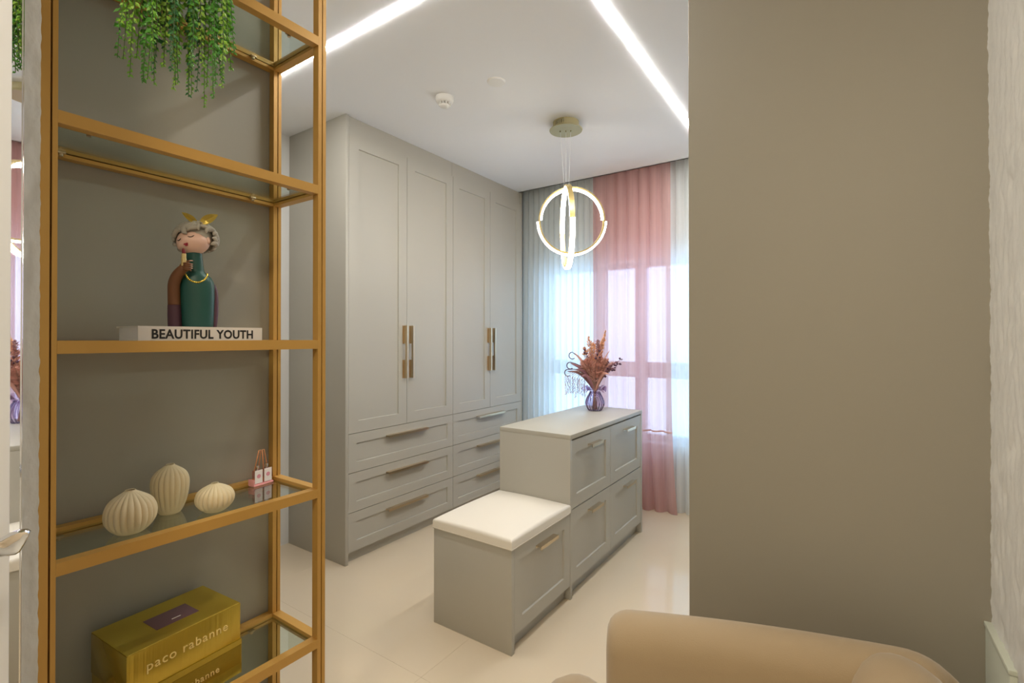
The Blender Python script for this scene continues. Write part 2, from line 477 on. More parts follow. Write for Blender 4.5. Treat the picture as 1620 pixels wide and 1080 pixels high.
# wardrobes: two units of two doors over three drawers
DY = [1.845, 2.315, 2.785, 3.2525, 3.72]
DZ = [0.067, 0.303, 0.540, 0.776, 2.578]
for uidx in range(2):
    y0, y1 = DY[2*uidx], DY[2*uidx+2]
    lab = ['tall grey-green two-door wardrobe with three drawers, its side panel facing the shelving',
           'tall grey-green two-door wardrobe with three drawers, next to the white curtain'][uidx]
    t = thing('wardrobe', lab, 'wardrobe', ((WX+LW)/2, (y0+y1)/2, 0), 'wardrobe units along the wall')
    yy0 = y0 if uidx else y0
    box('carcass', 'lacquer', (LW, WX-0.0205, y0+0.001, y1-0.001, 0.067, 2.58), t)
    box('plinth', 'lacquer', (LW, WX-0.035, y0+0.001, y1-0.001, 0.0, 0.066), t)
    box('filler', 'lacquer', (LW, WX-0.012, y0+0.001, y1-0.001, 2.581, H-0.001), t)
    if uidx == 0:
        box('side_panel', 'lacquer', (LW, WX+0.002, y0-0.022, y0-0.0005, 0.0, H-0.001), t, 0.0015, 2)
    else:
        box('side_panel', 'lacquer', (LW, WX+0.002, y1+0.0005, y1+0.018, 0.0, H-0.001), t, 0.0015, 2)
    for k in range(3):
        d = shaker('drawer', WX, y0, y1, DZ[k], DZ[k+1], 0.058, t)
        pull_h(WX, (y0+y1)/2, DZ[k+1]-0.050, 0.36, d)
    for k in range(2):
        a, b = DY[2*uidx+k], DY[2*uidx+k+1]
        d = shaker('door', WX, a, b, DZ[3], DZ[4], 0.072, t)
        pull_v(WX, (b-0.030) if k == 0 else (a+0.026), 1.26, 0.352, d)

# ------------------------------------------------------------------ island and bench
IX0, IX1 = -1.615, -1.167
BY0, BY1, IY2 = 1.707, 2.2445, 3.325
t = thing('storage_bench', 'low grey-green storage bench with a white padded seat, butted against the island', 'bench', ((IX0+IX1)/2, (BY0+BY1)/2, 0))
BT = 0.4485
box('end_panel', 'lacquer', (IX0, IX1, BY0, BY0+0.022, 0, BT), t, 0.001, 2)
box('body', 'lacquer', (IX0, IX1-0.021, BY0+0.0221, BY1-0.001, 0.07, BT), t)
box('plinth', 'lacquer', (IX0+0.02, IX1-0.035, BY0+0.0221, BY1-0.001, 0.0, 0.07), t)
d = shaker('drawer', IX1-0.001, BY0+0.022, BY1-0.001, 0.072, BT, 0.062, t)
pull_h(IX1-0.001, (BY0+BY1)/2+0.012, BT-0.048, 0.165, d)
def cushion(x0, x1, y0, y1, z0, edge, crown, n=16):
    mb = MB(); bm = mb.bm
    rr = 0.012
    offs = [0.0, 0.0006, 0.0022, 0.0050, 0.0085, 0.0125]
    def axis(a, b):
        L = b-a
        mid = [a+0.0125+(L-0.025)*k/n for k in range(1, n)]
        return [a+o for o in offs]+mid+[b-o for o in offs[::-1]]
    xs_, ys_ = axis(x0, x1), axis(y0, y1)
    grid = []
    for y in ys_:
        row = []
        for x in xs_:
            u, v = (x-x0)/(x1-x0), (y-y0)/(y1-y0)
            d_ = min(x-x0, x1-x, y-y0, y1-y)
            dip = 0 if d_ >= rr else rr-math.sqrt(max(0, rr*rr-(rr-d_)**2))
            z = z0+edge-dip+crown*(max(0, math.sin(PI*u))**0.7)*(max(0, math.sin(PI*v))**0.7)
            row.append(bm.verts.new((x, y, z)))
        grid.append(row)
    nx, ny = len(xs_)-1, len(ys_)-1
    for j in range(ny):
        for i in range(nx): bm.faces.new((grid[j][i], grid[j][i+1], grid[j+1][i+1], grid[j+1][i]))
    loop = grid[0][:] + [grid[j][nx] for j in range(1, ny+1)] + grid[ny][nx-1::-1] + [grid[j][0] for j in range(ny-1, 0, -1)]
    low = [bm.verts.new((v.co.x, v.co.y, z0)) for v in loop]
    for k in range(len(loop)):
        q = (k+1) % len(loop)
        bm.faces.new((loop[k], low[k], low[q], loop[q]))
    bm.faces.new(low)
    return mb
cu = cushion(IX0-0.004, IX1+0.004, BY0-0.004, BY1-0.002, BT+0.001, 0.043, 0.034).build('seat_pad', 'leather', t, smooth=True, angle=60)
box('piping', 'leather_seam', (IX0-0.0055, IX1+0.0055, BY0-0.0055, BY1-0.001, BT+0.0005, BT+0.004), cu)

t = thing('island_cabinet', 'grey-green dressing island with four framed drawers and a smooth top', 'cabinet', ((IX0+IX1)/2, (BY1+IY2)/2, 0))
IT = 0.849
box('worktop', 'lacquer', (IX0, IX1+0.002, BY1, IY2, IT-0.024, IT), t, 0.0012, 2)
box('end_panel', 'lacquer', (IX0, IX1, BY1, BY1+0.020, 0, IT-0.0245), t, 0.001, 2)
box('end_panel', 'lacquer', (IX0, IX1+0.001, IY2-0.026, IY2, 0, IT-0.0245), t, 0.001, 2)
box('body', 'lacquer', (IX0+0.002, IX1-0.0215, BY1+0.0202, IY2-0.0262, 0.07, IT-0.025), t)
box('back_panel', 'lacquer', (IX0, IX0+0.0018, BY1+0.0202, IY2-0.0262, 0.07, IT-0.025), t)
box('plinth', 'lacquer', (IX0+0.02, IX1-0.035, BY1+0.0202, IY2-0.0262, 0.0, 0.07), t)
ymid = 2.772
for (a, b) in ((BY1+0.004, ymid), (ymid, IY2-0.027)):
    for (z0, z1) in ((0.072, 0.458), (0.461, IT-0.031)):
        d = shaker('drawer', IX1-0.001, a, b, z0, z1, 0.066, t)
        pull_h(IX1-0.001, (a+b)/2+0.02, z1-0.050, 0.150, d)

# ------------------------------------------------------------------ shelving unit
FX = -1.25                       # front face
P = 0.0250
BX = -1.484                      # front face of the rear posts
SY0, SY1 = 0.2537, 0.8655
t = thing('shelving_unit', 'tall open shelving of ochre-gold square metal bars with glass shelves', 'shelf', ((FX+BX)/2, (SY0+SY1)/2, 0))
TOPZ = 2.66
def notch(c, w0, w1, face, depth, g0, g1):
    pass
def post(x0, y0, off, side):
    """upright with a narrow groove on its +x face (side +1)"""
    x1, y1 = x0+P, y0+P
    g = y0 + P*off
    poly = [(x0,y0),(x1,y0),(x1,g-0.0016),(x1-0.014,g-0.0016),(x1-0.014,g+0.0016),(x1,g+0.0016),(x1,y1),(x0,y1)]
    o = MB().prism(poly, 'z', 0.0, TOPZ).build('post', 'shelf_gold', t)
for x0, y0, off in ((FX-P, SY0, 0.62), (FX-P, SY1-P, 0.52), (BX-P, SY0, 0.55), (BX-P, SY1-P, 0.55)):
    post(x0, y0, off, 1)
LEV = [0.06, 0.486, 0.9165, 1.345, 1.7915, 2.2215, 2.66]
GT = 0.009                       # glass top below the rail top
for li, z in enumerate(LEV):
    z0 = z-P
    ya, yb = SY0+P+0.0002, SY1-P-0.0002
    # front and rear rails: rebate on the inner side carries the glass
    def rail_y(xa, xb, inner):
        s_ = 1 if inner > 0 else -1
        xi = xb if inner > 0 else xa
        xo = xa if inner > 0 else xb
        g = z-0.0150
        poly = [(xo, z0), (xi, z0), (xi, g-0.0015), (xi-s_*0.014, g-0.0015), (xi-s_*0.014, g+0.0015), (xi, g+0.0015), (xi, z), (xo, z)]
        o = MB().prism(poly, 'y', ya, yb).build('rail', 'shelf_gold', t)
    rail_y(FX-P, FX, -1)
    rail_y(BX-P, BX, 1)
    for y_, inner in ((SY0, 1), (SY1-P, -1)):
        yi = y_+P if inner > 0 else y_
        yo = y_ if inner > 0 else y_+P
        g = z-0.0150
        poly = [(yo, z0), (yi, z0), (yi, g-0.0015), (yi-inner*0.014, g-0.0015), (yi-inner*0.014, g+0.0015), (yi, g+0.0015), (yi, z), (yo, z)]
        o = MB().prism(poly, 'x', BX+0.0002, FX-P-0.0002).build('rail', 'shelf_gold', t)
    if li not in (0, len(LEV)-1) or li == 0:
        box('glass_shelf', 'shelf_glass', (BX+0.001, FX-P-0.001, ya+0.001, yb-0.001, z-GT-0.006, z-GT), t)
        for xx, dx in ((FX-P-0.0005, -1), (BX+0.0005, 1)):
            for yy in (ya+0.055, yb-0.07):
                mb = MB().box(xx, xx+dx*0.014, yy-0.008, yy+0.008, z-GT-0.0105, z-GT-0.0062, 0.001, 2)
                mb.tube([(xx+dx*0.008, yy, z-GT-0.0165), (xx+dx*0.008, yy, z-GT-0.010)], 0.0045, 10)
                mb.build('clip', 'champagne', t, smooth=True, angle=40)
def gz(i): return LEV[i]-GT

# ------------------------------------------------------------------ ribbed vases
def rib_vase(label, p, r, h, nrib, prof, rotz=0.0, tilt=0.0):
    t = thing('bud_vase', label, 'vase', p, group='cream bud vases on the glass shelf', rotz=rotz, local=True)
    N = nrib*8
    pr = []
    for s_, q in prof: pr.append((r*q, h*s_))
    fine = []
    for (a, b) in zip(pr, pr[1:]):
        for k in range(4): 
            f = k/4; fine.append((a[0]+(b[0]-a[0])*f, a[1]+(b[1]-a[1])*f))
    fine.append(pr[-1])
    # smooth the profile
    for _ in range(4):
        fine = [fine[0]] + [((fine[i-1][0]+2*fine[i][0]+fine[i+1][0])/4, (fine[i-1][1]+2*fine[i][1]+fine[i+1][1])/4) for i in range(1, len(fine)-1)] + [fine[-1]]
    def fn(rr, z, th):
        k = min(1.0, max(0, (z/h-0.06)*5)) * min(1.0, max(0, (1-z/h)*6))
        return rr*(1 + 0.055*k*(abs(math.cos(th*nrib/2))**0.8*2-1.2)) + tilt*0
    q_ = fine[-1][0]
    fine = fine+[(q_*0.92, h*1.0), (q_*0.90, h*0.95), (r*0.50, h*0.82), (r*0.80, h*0.55), (r*0.74, h*0.25), (r*0.40, h*0.06)]   # open mouth and inside wall
    mb = MB().lathe(fine, N, fn=fn)
    for v in mb.bm.verts: v.co.x += tilt*math.sin(PI*min(1, v.co.z/h))*r; 
    mb.build('body', 'vase_cream', t, smooth=True, angle=70)
    MB().tube([(q_*0.97*math.cos(2*PI*k/24), q_*0.97*math.sin(2*PI*k/24), h) for k in range(25)], 0.0011, 6).build('rim', 'vase_cream', t, smooth=True)
    return t
round_prof = [(0,0.50),(0.03,0.60),(0.15,0.84),(0.32,0.98),(0.5,1.0),(0.68,0.93),(0.82,0.72),(0.93,0.40),(0.98,0.24),(1.0,0.20)]
tall_prof = [(0,0.52),(0.03,0.62),(0.15,0.78),(0.35,0.92),(0.58,1.0),(0.75,0.97),(0.87,0.74),(0.95,0.42),(0.985,0.27),(1.0,0.23)]
flat_prof = [(0,0.50),(0.03,0.58),(0.15,0.82),(0.32,0.97),(0.5,1.0),(0.68,0.93),(0.82,0.72),(0.93,0.40),(0.98,0.22),(1.0,0.18)]
G2 = gz(2)
rib_vase('round cream ribbed bud vase, the broadest of the three on the glass shelf', (-1.350, 0.428, G2), 0.0485, 0.095, 21, round_prof, 0.3, 0.03)
rib_vase('tall upright cream ribbed bud vase between two round ones', (-1.415, 0.532, G2), 0.0405, 0.122, 19, tall_prof, 0.1)
rib_vase('small squat cream ribbed bud vase, lowest of the three on the glass shelf', (-1.338, 0.604, G2), 0.0435, 0.070, 21, flat_prof, 0.2)

# ------------------------------------------------------------------ pink scent bottles with tags
bp = px(419, 763, z=G2)
t = thing('scent_bottle_set', 'two tiny pink bottles with white paper tags and copper cords in a pink tray', 'bottles', (-1.462, 0.792, G2), rotz=R(8), local=True)
MB().box(-0.013, 0.013, -0.033, 0.033, 0, 0.006, 0.002, 2).build('tray', 'pink_resin', t, smooth=True, angle=40)
MB().box(-0.013, 0.013, -0.0345, -0.031, 0.002, 0.022, 0.0015, 2).build('tray_lip', 'pink_resin', t, smooth=True, angle=40)
for s_ in (-1, 1):
    yc = s_*0.0155
    b = MB().box(-0.008, 0.008, yc-0.011, yc+0.011, 0.006, 0.046, 0.003, 3).build('bottle', 'pink_glass', t, smooth=True, angle=40)
    MB().lathe([(0.0045, 0.046), (0.0045, 0.052), (0.006, 0.0525), (0.006, 0.060), (0.004, 0.061)], 16, (0, yc, 0)).build('cap', 'chrome', b, smooth=True, angle=40)
    tg = MB().box(0.0086, 0.0096, yc-0.0125, yc+0.0125, 0.008, 0.047).build('tag', 'tag_paper', t)
    MB().lathe([(0.0062, 0), (0.0062, 0.0004)], 20).xform(Matrix.Translation((0.0097, yc, 0.029)) @ Matrix.Rotation(PI/2, 4, 'Y')).build('print', 'tag_print', tg)
    MB().tube([(0.004, yc-0.011, 0.046), (0.0, yc*0.35-0.003, 0.104), (0.0, yc*0.35+0.003, 0.104), (-0.002, yc+0.007, 0.046)], 0.0016, 6).build('cord', 'ribbon', t, smooth=True)

# ------------------------------------------------------------------ book
G3 = gz(3)
bx0, bx1, by0, by1 = -1.43, -1.300, 0.425, 0.705
BH = 1.378 - G3
t = thing('book', 'thick cream hardback lying flat on the glass shelf, black title on its spine', 'book', ((bx0+bx1)/2, (by0+by1)/2, G3))
mb = MB()
mb.box(bx0, bx1, by0, by1, G3, G3+0.003); mb.box(bx0, bx1, by0, by1, G3+BH-0.003, G3+BH)
mb.build('cover', 'book_cover', t)
box('spine', 'book_cover', (bx1-0.003, bx1, by0, by1, G3+0.003, G3+BH-0.003), t)
box('page_block', 'book_pages', (bx0+0.004, bx1-0.003, by0+0.004, by1-0.004, G3+0.003, G3+BH-0.003), t)
loc = ORG[t.name]
MT = Matrix.Translation(Vector((bx1+0.0003, (px(240,535,X=bx1).y+px(400,535,X=bx1).y)/2, G3+BH*0.545)) - loc) @ Matrix.Rotation(PI/2, 4, 'Z') @ Matrix.Rotation(PI/2, 4, 'X')
tx = text_mesh('title', 'BEAUTIFUL YOUTH', 0.030, 'ink', t, MT, 0.0003, 0.0008, 1.05)
wd = max(v.co.y for v in tx.data.vertices) - min(v.co.y for v in tx.data.vertices)
want = px(400,535,X=bx1).y - px(240,535,X=bx1).y
cyy = (max(v.co.y for v in tx.data.vertices) + min(v.co.y for v in tx.data.vertices))/2
for v in tx.data.vertices: v.co.y = cyy + (v.co.y-cyy)*want/wd

# ------------------------------------------------------------------ figurine
fz = G3+BH
fp = Vector((-1.362, 0.5705, fz))
ang = math.atan2(fp.y, fp.x)                       # ray from the camera
t = thing('figurine', 'painted bust figurine in a green turtleneck holding a lipstick, standing on the book', 'figurine', fp, rotz=ang-PI/2, local=True)
# local frame: x to the viewer's right, y away from the viewer
def TS(prof, ry): return [(a, z) for a, z in prof]
mb = MB().lathe([(0.0345,0),(0.0362,0.004),(0.0375,0.04),(0.0385,0.08),(0.0385,0.100),(0.0372,0.115),(0.0325,0.127),(0.0255,0.1345),(0.0205,0.1390),(0.0182,0.1450),(0.0175,0.160),(0.0175,0.188)], 40,
                fn=lambda r, z, th: (r, r*(0.80 if z < 0.12 else 0.80+0.2*min(1,(z-0.12)/0.03))))
for v in mb.bm.verts: v.co.x += 0.000 + (0.0 if v.co.z < 0.12 else -(v.co.z-0.12)*0.10)
mb.build('torso', 'sweater', t, smooth=True, angle=70)
# raised arm: sleeve below, glove above
def smooth_path(ctrl, n=6):
    out = []
    c = [Vector(p) for p in ctrl]
    for i in range(len(c)-1):
        p0, p1, p2, p3 = c[max(i-1,0)], c[i], c[i+1], c[min(i+2, len(c)-1)]
        for k in range(n):
            s_ = k/n
            out.append(0.5*((2*p1)+(-p0+p2)*s_+(2*p0-5*p1+4*p2-p3)*s_*s_+(-p0+3*p1-3*p2+p3)*s_**3))
    out.append(c[-1]); return out
def lerp_r(rs, n): 
    out = []
    for i in range(len(rs)-1):
        for k in range(n): out.append(rs[i]+(rs[i+1]-rs[i])*k/n)
    out.append(rs[-1]); return out
MB().tube(smooth_path([(-0.0455,-0.012,0.0),(-0.0465,-0.012,0.028),(-0.047,-0.012,0.0545)]), lerp_r([0.0148,0.0148,0.0140],6), 16).build('sleeve', 'sleeve', t, smooth=True, angle=60)
arm = MB()
arm.tube(smooth_path([(-0.047,-0.012,0.0545),(-0.048,-0.013,0.085),(-0.0475,-0.016,0.108),(-0.042,-0.022,0.126),(-0.0335,-0.028,0.139),(-0.0275,-0.031,0.146)]), lerp_r([0.0136,0.0132,0.0128,0.0120,0.0108,0.0095],6), 16)
arm.ball((-0.0255,-0.031,0.148), (0.0115,0.010,0.012), 14, 10)
# curled fingers and thumb around the lipstick
for k, (dz, ln) in enumerate(((0.0065,0.014),(0.0015,0.015),(-0.0035,0.014),(-0.008,0.011))):
    z_ = 0.149+dz
    arm.tube([(-0.028,-0.040,z_), (-0.0205,-0.0425,z_+0.0005), (-0.0145,-0.039,z_), (-0.0145+0.001,-0.033,z_-0.001)], [0.0032,0.0031,0.0028,0.0022], 8)
arm.tube([(-0.029,-0.030,0.153),(-0.0225,-0.0345,0.161),(-0.0155,-0.037,0.163)], [0.0038,0.0034,0.0024], 8)
gl_ = arm.build('glove', 'glove', t, smooth=True)
nl = MB()
for dz in (0.0065, 0.0015, -0.0035): nl.ball((-0.0118,-0.0385,0.149+dz), (0.0035,0.0018,0.0014), 8, 6)
nl.ball((-0.0125,-0.038,0.1640), (0.0045,0.0018,0.0014), 8, 6)
nl.build('fingernails', 'skin', gl_, smooth=True)
MB().tube(smooth_path([(0.0340,0.006,0.0),(0.0365,0.006,0.03),(0.0372,0.006,0.07),(0.0355,0.005,0.096),(0.029,0.004,0.113)]), lerp_r([0.0098,0.0102,0.0102,0.0096,0.008],6), 14).build('arm', 'sleeve', t, smooth=True)
lp = thing_l = MB().lathe([(0.0056,0.150),(0.0056,0.168),(0.0050,0.1685),(0.0050,0.180)], 18, (-0.0275,-0.036,0), None).build('lipstick', 'lipstick_gold', t, smooth=True, angle=40)
mb = MB().lathe([(0.0038,0.1795),(0.0038,0.188),(0.0034,0.190),(0.0018,0.1925)], 14, (-0.0275,-0.036,0))
for v in mb.bm.verts:
    if v.co.z > 0.189: v.co.z += (v.co.x+0.0275)*-0.6
mb.build('lipstick_tip', 'lipstick_red', lp, smooth=True, angle=50)
# necklace
nb = MB()
tp_ = [(0.0385,0.08),(0.0385,0.100),(0.0372,0.115),(0.0325,0.127),(0.0255,0.1345),(0.0205,0.1390),(0.0182,0.1450),(0.0175,0.160)]
def torso_r(z):
    for (r0, a_), (r1, b_) in zip(tp_, tp_[1:]):
        if a_ <= z <= b_: return r0+(r1-r0)*(z-a_)/(b_-a_)
    return tp_[-1][0]
for k in range(19):                                   # the string lies on chest and shoulders
    a = PI+PI*(k+0.5)/19
    x_ = 0.0235*math.cos(a)
    z_ = 0.1365-0.0245*(-math.sin(a))**1.15
    rx_ = torso_r(z_)+0.0012; ry_ = rx_*(0.80 if z_ < 0.12 else 0.80+0.2*min(1, (z_-0.12)/0.03))
    y_ = -ry_*math.sqrt(max(0, 1-(x_/rx_)**2)) if abs(x_) < rx_ else 0.0
    nb.ball((x_-0.0012, y_, z_), 0.00235, 10, 8)
for k in range(14):
    a = PI*(k+0.5)/14
    nb.ball((0.0232*math.cos(a)-0.0012, 0.0205*math.sin(a), 0.1378), 0.0024, 8, 6)
nb.build('necklace', 'bead_gold', t, smooth=True)
# head: egg tilted back, looking up to the viewer's left
hc = Vector((-0.0085, -0.002, 0.2165))
HR = Matrix.Rotation(R(-14), 3, 'Y') @ Matrix.Rotation(R(-10), 3, 'X') @ Matrix.Rotation(R(-32), 3, 'Z')
hb = MB()
bmesh.ops.create_uvsphere(hb.bm, u_segments=32, v_segments=24, radius=1)
for v in hb.bm.verts:
    x_, y_, z_ = v.co
    jaw = 1.0 + 0.12*max(0, -z_)*(1-abs(z_))*2
    v.co = Vector((x_*0.0365*jaw, y_*0.0345, z_*0.0320))
    # nose, cheeks, brow on the face side (-y)
    if y_ < 0:
        fx, fzv = x_, z_
        g = lambda cx, cz, sx, sz: math.exp(-((fx-cx)/sx)**2-((fzv-cz)/sz)**2)
        v.co.y -= 0.0060*g(0, -0.02, 0.14, 0.20)
        v.co.y -= 0.0020*(g(-0.5, -0.25, 0.3, 0.3)+g(0.5, -0.25, 0.3, 0.3))
        v.co.y += 0.0016*(g(-0.38, 0.12, 0.22, 0.12)+g(0.38, 0.12, 0.22, 0.12))
        v.co.y -= 0.0012*g(0, -0.75, 0.3, 0.2)
M4 = Matrix.Translation(hc) @ HR.to_4x4()
hb.ball((0.0365, 0.004, -0.004), (0.004, 0.007, 0.0095), 10, 8)
hb.ball((-0.0365, 0.004, -0.004), (0.004, 0.007, 0.0095), 10, 8)
hb.xform(M4)
hd = hb.build('head', 'skin', t, smooth=True)
def on_face(x_, z_, out=0.0):
    """point on the face ellipsoid in head coordinates"""
    y_ = -math.sqrt(max(0, 1-(x_/0.0365)**2-(z_/0.032)**2))*0.0345
    return Vector((x_, y_-out, z_))
fe = MB()
for s_ in (-1, 1):
    pts = [on_face(s_*((0.0100 if s_ > 0 else 0.0075)+0.0021*k), 0.0045-0.0032*math.sin(PI*k/6)+0.0006*k*0, 0.0005) for k in range(7)]
    fe.tube(pts, [0.0005,0.0010,0.0011,0.0011,0.0011,0.0010,0.0006], 6)
fe.xform(M4); fe.build('eyelashes', 'lash', hd, smooth=True)
li = MB()
for s_ in (-1, 1): li.ball(on_face(s_*0.0024, -0.0118, 0.0008), (0.0034, 0.0016, 0.0022), 10, 8)
li.ball(on_face(0, -0.0150, 0.0008), (0.0040, 0.0018, 0.0024), 10, 8)
li.xform(M4); li.build('lips', 'lips', hd, smooth=True)
# hair: curls over crown, sides and nape
hr = MB()
rr = random.Random(3)
hr.ball((0.002, 0.008, 0.010), (0.0400, 0.0365, 0.0315), 20, 14)
for k in range(340):
    a = rr.uniform(0, 2*PI); e = rr.uniform(-0.55, 1.45)
    d_ = Vector((math.cos(a)*math.cos(e), math.sin(a)*math.cos(e), math.sin(e)))
    front = -d_.y
    if front > 0.25 and d_.z < 0.38: continue
    if d_.z < -0.15 and d_.y < 0.1: continue
    base = Vector((0.003+d_.x*0.0455, 0.008+d_.y*0.0430, 0.007+d_.z*0.0395))
    # a curved lock
    tan = d_.cross(Vector((rr.uniform(-1,1), rr.uniform(-1,1), rr.uniform(-0.4,1)))).normalized()
    L_ = rr.uniform(0.012, 0.022)
    pts = []
    for q in range(6):
        s_ = q/5-0.5
        pts.append(base + tan*L_*s_*1.4 + d_*(0.005*math.cos(s_*PI)-0.002) + tan.cross(d_)*0.006*math.sin(s_*4))
    hr.tube(pts, [0.0016,0.0044,0.0056,0.0054,0.0040,0.0012], 8)
hr.xform(M4); hr.build('hair', 'hair', t, smooth=True)
# bow on the crown
bw = MB()
def bow_leaf(base, tip, width, curl):
    base = Vector(base); tip = Vector(tip); ax = tip-base
    sd = Vector((ax.z, 0, -ax.x)).normalized()
    rows = []
    for q in range(9):
        s_ = q/8; wv = width*math.sin(PI*min(1, s_*0.93+0.05))**0.8*(1-0.25*s_)
        c_ = base+ax*s_+Vector((0, -curl*math.sin(PI*s_), 0))
        rows.append([c_-sd*wv/2, c_+Vector((0, 0.006*math.sin(PI*s_), 0)), c_+sd*wv/2])
    vs_ = [[bw.bm.verts.new(p) for p in r_] for r_ in rows]
    vb = [[bw.bm.verts.new(p+Vector((0, 0.0028, 0))) for p in r_] for r_ in rows]
    for q in range(8):
        for j in range(2):
            bw.bm.faces.new((vs_[q][j], vs_[q][j+1], vs_[q+1][j+1], vs_[q+1][j]))
            bw.bm.faces.new((vb[q][j], vb[q+1][j], vb[q+1][j+1], vb[q][j+1]))
        bw.bm.faces.new((vs_[q][0], vs_[q+1][0], vb[q+1][0], vb[q][0]))
        bw.bm.faces.new((vs_[q][2], vb[q][2], vb[q+1][2], vs_[q+1][2]))
bow_leaf((0.001, -0.014, 0.262), (-0.032, -0.016, 0.2855), 0.017, 0.006)
bow_leaf((0.005, -0.014, 0.262), (0.044, -0.014, 0.2905), 0.024, 0.008)
bw.ball((0.003, -0.014, 0.2625), (0.006, 0.005, 0.005), 10, 8)
bw.build('bow', 'bow_gold', t, smooth=True, angle=50)

# ------------------------------------------------------------------ gold boxes
G1 = gz(1)
L_, Dp = 0.252, 0.178
def gift_box(label, x, y, z, h, depth, length, rot, ribbed, words, wsize, wz):
    t = thing('gift_box', label, 'box', (x, y, z), group='stacked gold gift boxes', rotz=rot, local=True)
    # local: front face at x = 0 facing +x, width along y
    if ribbed:
        mb = MB(); n = 14; z0, z1 = h*0.30, h*0.86
        poly = [(-depth, 0), (0, 0), (0, z0)]
        for k in range(n):
            a = z0+(z1-z0)*k/n; b = z0+(z1-z0)*(k+1)/n
            poly += [(-0.0022, a+(b-a)*0.1), (-0.0022, a+(b-a)*0.35), (0.0, a+(b-a)*0.6), (0.0, b)]
        poly += [(0, h), (-depth, h)]
        n_ = len(poly)
        mb.add([(p[0], -length/2, p[1]) for p in poly]+[(p[0], length/2, p[1]) for p in poly],
               [tuple(range(n_)), tuple(range(2*n_-1, n_-1, -1))]+[(i, i+n_, (i+1) % n_+n_, (i+1) % n_) for i in range(n_)])
        body = mb.build('body', 'box_gold', t)
    else:
        body = MB().box(-depth, 0, -length/2, length/2, 0, h-0.0012, 0.002, 2).build('body', 'box_gold', t, smooth=True, angle=40)
        MB().box(-depth+0.001, -0.001, -length/2+0.001, length/2-0.001, h-0.0014, h, 0.0006, 1).build('lid', 'box_gold_top', t)
    Mt = Matrix.Translation((0.0006, 0.002, wz)) @ Matrix.Rotation(PI/2, 4, 'Z') @ Matrix.Rotation(PI/2, 4, 'X')
    text_mesh('lettering', words, wsize, 'foil_text', t, Mt, 0.0007, 0.0, 1.12)
    return t
zc = 0.5645-G1
lowb = gift_box('gold gift box with ribbed front lying under another gold box', -1.2945, 0.530, G1, zc, 0.178, 0.252, R(4.5), True, 'paco rabanne', 0.022, zc*0.48)
upb = gift_box('smooth gold gift box with a purple sticker, stacked on a ribbed gold box', -1.2965, 0.528, G1+zc, 0.0945, 0.178, 0.252, R(4.5), False, 'paco rabanne', 0.030, 0.050)
MB().box(-0.120, -0.052, -0.045, 0.050, 0.0943, 0.0952).build('sticker', 'sticker', upb)
MB().box(-0.072, -0.069, -0.004, 0.016, 0.0951, 0.0955).build('sticker_print', 'tag_paper', upb)

# ------------------------------------------------------------------ hanging plant
G5 = gz(5)
pc = Vector((-1.375, 0.475, G5))
t = thing('hanging_plant', 'bright green trailing artificial plant spilling over the gold shelf edge', 'plant', pc)
MB().lathe([(0.045,0),(0.048,0.003),(0.062,0.09),(0.064,0.095),(0.060,0.095),(0.056,0.08)], 32, pc).build('pot', 'pot_white', t, smooth=True, angle=50)
MB().lathe([(0.002,0.079),(0.056,0.080)], 32, pc).build('soil', 'soil', t)
rv = random.Random(11)
NV = 54
for k in range(NV):
    f = (k+0.5)/NV
    ye = 0.366 + 0.205*f + rv.uniform(-0.012, 0.012)
    lay = k % 3
    xo = FX + (0.016, 0.034, 0.055)[lay] + rv.uniform(-0.006, 0.01)
    # lower end follows the outline of the real plant
    env = 1.885 if f < 0.3 else (1.905 if f < 0.55 else (1.892 if f < 0.84 else 1.915))
    ze = env + (rv.random()**1.6)*0.11*(1 if lay else 0.45)
    if f > 0.95: ze = max(ze, 1.99)
    a0 = pc + Vector((rv.uniform(-0.02, 0.03), (ye-pc.y)*0.25, 0.085))
    mid = Vector(((a0.x+xo)/2, a0.y+(ye-a0.y)*0.6, G5+0.115+rv.uniform(0, 0.03)))
    lipp = Vector((xo-0.002, a0.y+(ye-a0.y)*0.9, 2.235+rv.uniform(0, 0.02)))
    end = Vector((xo+rv.uniform(-0.012, 0.025), ye, ze))
    m2 = lipp.lerp(end, 0.5)+Vector((0.008, rv.uniform(-0.008, 0.008), 0))
    path = smooth_path([a0, mid, lipp, m2, end], 7)
    vine = MB().tube(path, [0.0016*(1-0.6*i/len(path)) for i in range(len(path))], 5).build('vine', 'vine_stem', t, smooth=True)
    lb = MB()
    tot = len(path)-1
    n_l = 92
    for q in range(n_l):
        s_ = 0.16+0.84*(q+rv.random()*0.5)/n_l
        i_ = min(tot-1, int(s_*tot)); fr_ = s_*tot-i_
        p_ = path[i_].lerp(path[i_+1], min(1, fr_))
        ax = (path[i_+1]-path[i_]).normalized()
        ang_ = q*2.4+rv.uniform(-0.5, 0.5)
        s1 = ax.orthogonal().normalized(); s2 = ax.cross(s1)
        out = s1*math.cos(ang_)+s2*math.sin(ang_)
        if p_.x+out.x*0.01 < FX+0.002 and p_.z < 2.23: out.x = abs(out.x)
        dr = (out*0.85+ax*0.75+Vector((0, 0, -0.15))).normalized()
        sz = rv.uniform(0.011, 0.0185)*(1.0 if s_ < 0.88 else 0.6)
        lb.leaf(p_, dr, out.cross(ax)+Vector((rv.uniform(-.4,.4), rv.uniform(-.4,.4), rv.uniform(-.4,.4))), sz, sz*0.55)
    lv = lb.build('leaves', 'leaf_%d' % rv.choice([0, 1, 1, 2, 2, 3, 0, 1]), vine, angle='keep')
    lv['kind'] = 'stuff'

